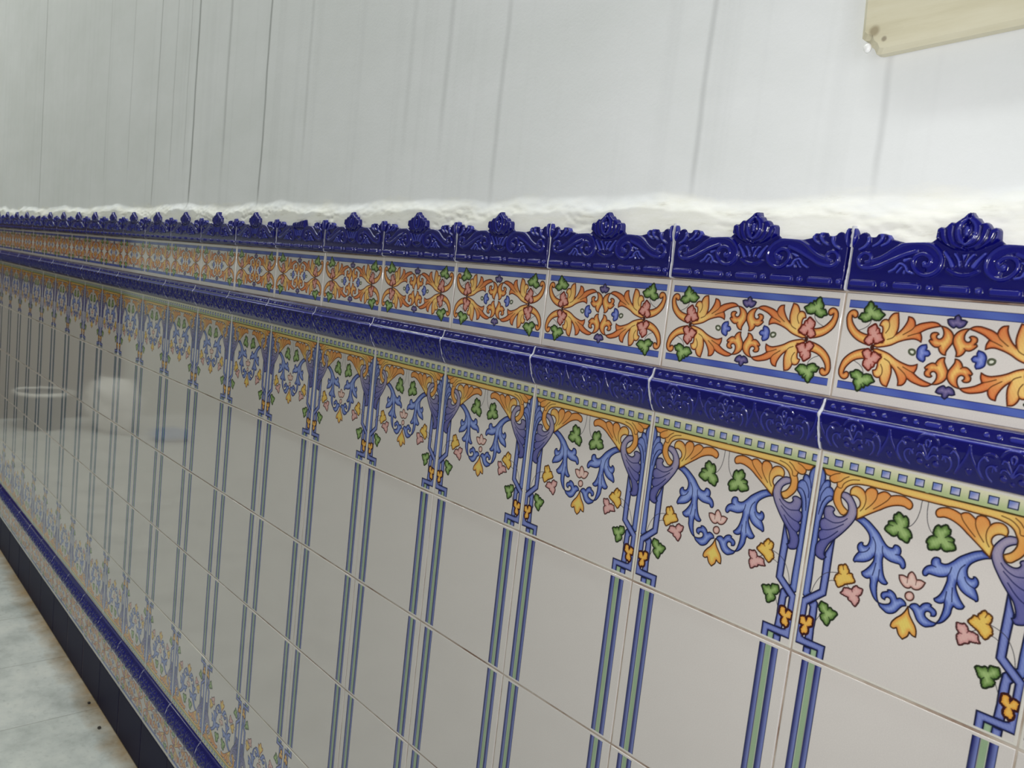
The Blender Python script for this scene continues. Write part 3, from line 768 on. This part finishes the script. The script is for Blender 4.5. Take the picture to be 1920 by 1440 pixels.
# ------------------------------------------------------------------ floor
def floor_mat():
    m, nt, b = mat_new('grey_marble_floor')
    tc = N(nt, 'ShaderNodeTexCoord'); mp = N(nt, 'ShaderNodeMapping')
    mp.inputs['Location'].default_value = (2.99, .0, 0); nt.links.new(tc.outputs['Object'], mp.inputs['Vector'])
    bt = N(nt, 'ShaderNodeTexBrick'); bt.offset = 0.0; nt.links.new(mp.outputs['Vector'], bt.inputs['Vector'])
    bt.inputs['Scale'].default_value = 1.0; bt.inputs['Brick Width'].default_value = .4; bt.inputs['Row Height'].default_value = .4
    bt.inputs['Mortar Size'].default_value = .0012; bt.inputs['Mortar Smooth'].default_value = .3
    bt.inputs['Color1'].default_value = (1, 1, 1, 1); bt.inputs['Color2'].default_value = (.94, .95, .94, 1); bt.inputs['Mortar'].default_value = (.45, .43, .40, 1)
    n1 = noise(nt, tc.outputs['Object'], 7, 8, .65)
    r = ramp(nt, n1.outputs['Fac'], [(.30, tuple(lin((172, 176, 173)))), (.5, tuple(lin((200, 203, 200)))), (.66, tuple(lin((216, 217, 212))))])
    n2 = noise(nt, tc.outputs['Object'], 60, 4, .6)
    r2 = ramp(nt, n2.outputs['Fac'], [(.25, g(.80)), (.45, g(1.0))])
    c = mix(nt, 1.0, r.outputs['Color'], bt.outputs['Color'], 'MULTIPLY')
    c = mix(nt, 1.0, c, r2.outputs['Color'], 'MULTIPLY')
    # brown grime gathered along the foot of the skirting
    sx = N(nt, 'ShaderNodeSeparateXYZ'); nt.links.new(tc.outputs['Object'], sx.inputs[0])
    n3 = noise(nt, tc.outputs['Object'], 11, 5, .6)
    ad = N(nt, 'ShaderNodeMath', operation='MULTIPLY_ADD'); nt.links.new(n3.outputs['Fac'], ad.inputs[0]); ad.inputs[1].default_value = -.11; nt.links.new(sx.outputs['Y'], ad.inputs[2])
    mr = N(nt, 'ShaderNodeMapRange'); nt.links.new(ad.outputs[0], mr.inputs[0]); mr.inputs[1].default_value = -.120; mr.inputs[2].default_value = -.050
    c = mix(nt, mr.outputs[0], c, mix(nt, 1.0, c, tuple(lin((196, 166, 130))), 'MULTIPLY'))
    nt.links.new(c, b.inputs['Base Color']); b.inputs['Roughness'].default_value = .38
    return m
M_FLOOR = floor_mat()
fb = MB(); fb.box(-7.0, 2.6, -2.4, .0072, -.05, 0.0)
fo = fb.build('floor', M_FLOOR); tag(fo, kind='structure')

# the rest of the passage, out of view but mirrored by the glazed tiles
M_PALE = plain('pale_room_paint', (176, 180, 170), .8); M_DULL = plain('dull_room_paint', (136, 134, 122), .8); M_BROWN = plain('brown_door_varnish', (70, 54, 40), .5)
w = MB(); w.box(-7.1, -7.0, -2.4, .16, 0, 4.7); tag(w.build('wall_left', M_PALE), kind='structure')
w = MB(); w.box(-7.1, 2.6, -2.5, -2.4, 0, 4.7); tag(w.build('wall_front', M_DULL), kind='structure')
w = MB(); w.box(-7.1, 2.6, -2.5, .16, 4.7, 4.8); tag(w.build('ceiling', M_PALE), kind='structure')
w = MB(); w.box(.55, 2.6, .0072, .16, 0, 4.7); tag(w.build('wall_right', M_PALE), kind='structure')
w = MB(); w.box(-7.0, -6.93, -1.42, -.06, 0, 2.1)
for a, b in ((-1.32, -.80), (-.70, -.16)):
    w.box(-6.93, -6.915, a, b, .25, .95); w.box(-6.93, -6.915, a, b, 1.1, 1.95)
d1 = w.build('door_1', M_BROWN); tag(d1, kind='structure')

# ------------------------------------------------------------------ pale board fixed high on the wall
def wood_mat():
    m, nt, b = mat_new('pale_pine_board')
    v = mapping(nt, (5, 30, 42)); n1 = noise(nt, v, 1.6, 6, .6)
    r = ramp(nt, n1.outputs['Fac'], [(.3, tuple(lin((204, 196, 168)))), (.5, tuple(lin((216, 209, 184)))), (.7, tuple(lin((222, 216, 194))))])
    c = r.outputs['Color']
    tc = N(nt, 'ShaderNodeTexCoord')
    for p, rad, col in (((.0126, 0, .0180), .0060, (168, 156, 130)), ((.0223, 0, .0092), .0030, (160, 150, 130))):
        dd = N(nt, 'ShaderNodeVectorMath', operation='DISTANCE'); mpp = N(nt, 'ShaderNodeMapping'); mpp.inputs['Scale'].default_value = (1, 0, 1)
        nt.links.new(tc.outputs['Object'], mpp.inputs['Vector']); nt.links.new(mpp.outputs[0], dd.inputs[0]); dd.inputs[1].default_value = p
        mr = N(nt, 'ShaderNodeMapRange'); nt.links.new(dd.outputs['Value'], mr.inputs[0]); mr.inputs[1].default_value = rad * .5; mr.inputs[2].default_value = rad
        c = mix(nt, mr.outputs[0], tuple(lin(col)), c)
    nt.links.new(c, b.inputs['Base Color']); b.inputs['Roughness'].default_value = .45
    return m
M_WOOD = wood_mat()
def board():
    t = bpy.data.objects.new('wooden_board', None); COL.objects.link(t)
    t.location = (-.095 * U, .0, WZ(1.076)); t.rotation_euler = (0, math.radians(-3.2), 0)
    tag(t, 'pale wooden board with a chipped corner fixed to the wall, top right', 'board')
    # outline x,z (metres) with the broken lower left corner
    o = [(-.001, .4), (0, .0150), (.0028, .0125), (.0075, .0110), (.0095, .0055), (.0125, .0030), (.0150, -.0020), (.0190, -.003), (.30, .0), (.30, .4)]
    b = MB(); n = len(o); yb, yf, bev = .0045, -.008, .004
    cx, cz = .15, .2
    def ring(y, s): return [(x + (s if x < cx else -s) * (1 if True else 0), y, z + (s if z < cz else -s)) for x, z in o]
    r0, r1, r2 = ring(yb, 0), ring(yf + bev, 0), ring(yf, bev)
    v = r0 + r1 + r2; f = []
    for i in range(n):
        j = (i + 1) % n
        f.append((i, j, n + j, n + i)); f.append((n + i, n + j, 2 * n + j, 2 * n + i))
    f.append(tuple(range(2 * n, 3 * n))); f.append(tuple(range(n - 1, -1, -1)))
    b.add(v, f)
    bo = b.build('plank', M_WOOD, t)
    import bmesh
    bm = bmesh.new(); bmesh.ops.create_uvsphere(bm, u_segments=16, v_segments=10, radius=.0038)
    for vv_ in bm.verts: vv_.co.y *= .8; vv_.co.z *= 1.15
    me = bpy.data.meshes.new('white_blob'); bm.to_mesh(me); bm.free()
    for p in me.polygons: p.use_smooth = True
    bl = link('white_blob', me, plain('bright_white', (250, 250, 250), .3), t); bl.location = (.0058, -.004, .0055); bl['label'] = 'small bright white blob at the chipped corner'  # small white blob at the board's lower left corner
    return t
board()

# crumbs of dirt on the floor by the skirting
def crumb(x, y, s, label, seed):
    import bmesh
    bm = bmesh.new(); bmesh.ops.create_icosphere(bm, subdivisions=2, radius=s); r = random.Random(seed)
    for v_ in bm.verts: v_.co *= r.uniform(.75, 1.2); v_.co.z *= .5
    lo = min(v_.co.z for v_ in bm.verts)
    me = bpy.data.meshes.new('dirt_crumb'); bm.to_mesh(me); bm.free()
    o = link('dirt_crumb', me, M_DIRT); o.location = (x, y, -lo); tag(o, label, 'crumb', 'dirt crumbs on the floor')
M_DIRT = plain('dark_dirt', (52, 46, 42), .9)
crumb(-10.35 * U, -.16 * U, .006, 'small dark crumb of dirt on the marble floor by the skirting, nearer one', 1)
crumb(-11.15 * U, -.10 * U, .005, 'small dark crumb of dirt on the marble floor by the skirting, farther one', 2)

# ------------------------------------------------------------------ things standing at the far end, seen as reflections in the glaze
def blob(name, loc, size, mat, label, cat, seed, sub=4, amp=.12, flat=.15):
    import bmesh
    bm = bmesh.new(); bmesh.ops.create_icosphere(bm, subdivisions=sub, radius=1)
    P = np.array([v_.co[:] for v_ in bm.verts])
    k = fbm(P[:, 0] * 3 + P[:, 2], P[:, 1] * 3 - P[:, 2] * 2, 2.0, seed, 4)
    for v_, q in zip(bm.verts, k):
        v_.co *= 1 + amp * q
        v_.co = Vector((v_.co.x * size[0], v_.co.y * size[1], max(v_.co.z, -1 + flat) * size[2]))
    lo = min(v_.co.z for v_ in bm.verts)
    for v_ in bm.verts: v_.co.z -= lo
    me = bpy.data.meshes.new(name); bm.to_mesh(me); bm.free()
    for p in me.polygons: p.use_smooth = True
    o = link(name, me, mat); o.location = loc; tag(o, label, cat); return o
M_BAG = plain('white_plastic_sack', (236, 234, 228), .5); M_BLUEC = plain('blue_cloth', (96, 132, 176), .8); M_BIN = plain('black_plastic_bin', (30, 34, 36), .4)
sack = blob('white_sack', (-6.42, -1.20, 0), (.25, .20, .22), M_BAG, 'crumpled white plastic sack mirrored in the tiles at the left', 'sack', 11, amp=.30)
knot = MB()
cloth = blob('blue_cloth', (-5.98, -1.50, 0), (.16, .13, .045), M_BLUEC, 'folded pale blue cloth mirrored in the tiles beside the white sack', 'cloth', 12, amp=.2)
def bin_():
    t = bpy.data.objects.new('black_bin', None); COL.objects.link(t); t.location = (-6.55, -.72, 0)
    tag(t, 'black bin with white rim mirrored in the tiles at the left edge', 'bin')
    def lathe(name, prof, mat, n=32):
        v = []; f = []
        for r, z in prof:
            for i in range(n): a = 6.28318 * i / n; v.append((r * math.cos(a), r * math.sin(a), z))
        for j in range(len(prof) - 1):
            for i in range(n): k = (i + 1) % n; f.append((j*n+i, j*n+k, (j+1)*n+k, (j+1)*n+i))
        b = MB(); b.add(v, f); return b.build(name, mat, t, True)
    lathe('bucket', [(0, .002), (.15, .002), (.155, .01), (.19, .27), (.18, .27), (.145, .02), (0, .02)], M_BIN)
    rimo = lathe('rim', [(.188, .262), (.200, .268), (.200, .286), (.180, .290), (.172, .280)], M_BAG); rimo['label'] = 'white rim'
bin_()

# ------------------------------------------------------------------ light
def area(name, loc, rot, sx, sy, power, col):
    l = bpy.data.lights.new(name, 'AREA'); l.shape = 'RECTANGLE'; l.size = sx; l.size_y = sy; l.energy = power; l.color = col
    o = bpy.data.objects.new(name, l); COL.objects.link(o); o.location = loc; o.rotation_euler = rot; return o
area('right_fill_light', (2.5, -1.15, 1.9), (0, math.radians(90), 0), 1.5, 2.0, LP['open'], (1.0, .98, .995))  # added light at the unseen right end, for falloff along the wall
area('ceiling_tube', (-2.9, -.62, 4.6), (0, 0, 0), 6.4, .16, LP['far'], (.96, 1.0, .955))
area('end_fill_light', (-5.9, -1.7, 2.85), (0, 0, 0), .4, .4, LP['end'], (.96, 1.0, .95))  # added fill light, unseen, brightens the sack and the far end
fl = bpy.data.lights.new('phone_flash', 'SPOT'); fl.energy = LP['flash']; fl.shadow_soft_size = .004; fl.color = (1, .985, .97)
fl.spot_size = math.radians(120); fl.spot_blend = .8
fo_ = bpy.data.objects.new('phone_flash', fl); COL.objects.link(fo_)
fo_.matrix_world = mw @ Matrix.Translation((-.010, .012, 0))
wd = bpy.data.worlds.new('world'); scn.world = wd; wd.use_nodes = True
bg = wd.node_tree.nodes['Background']; bg.inputs[0].default_value = (.75, .82, .9, 1); bg.inputs[1].default_value = LP['world']

scn.view_settings.view_transform = 'Standard'; scn.view_settings.look = 'None'
scn.view_settings.gamma = 1.0; scn.view_settings.use_curve_mapping = False
scn.view_settings.exposure = 0.0
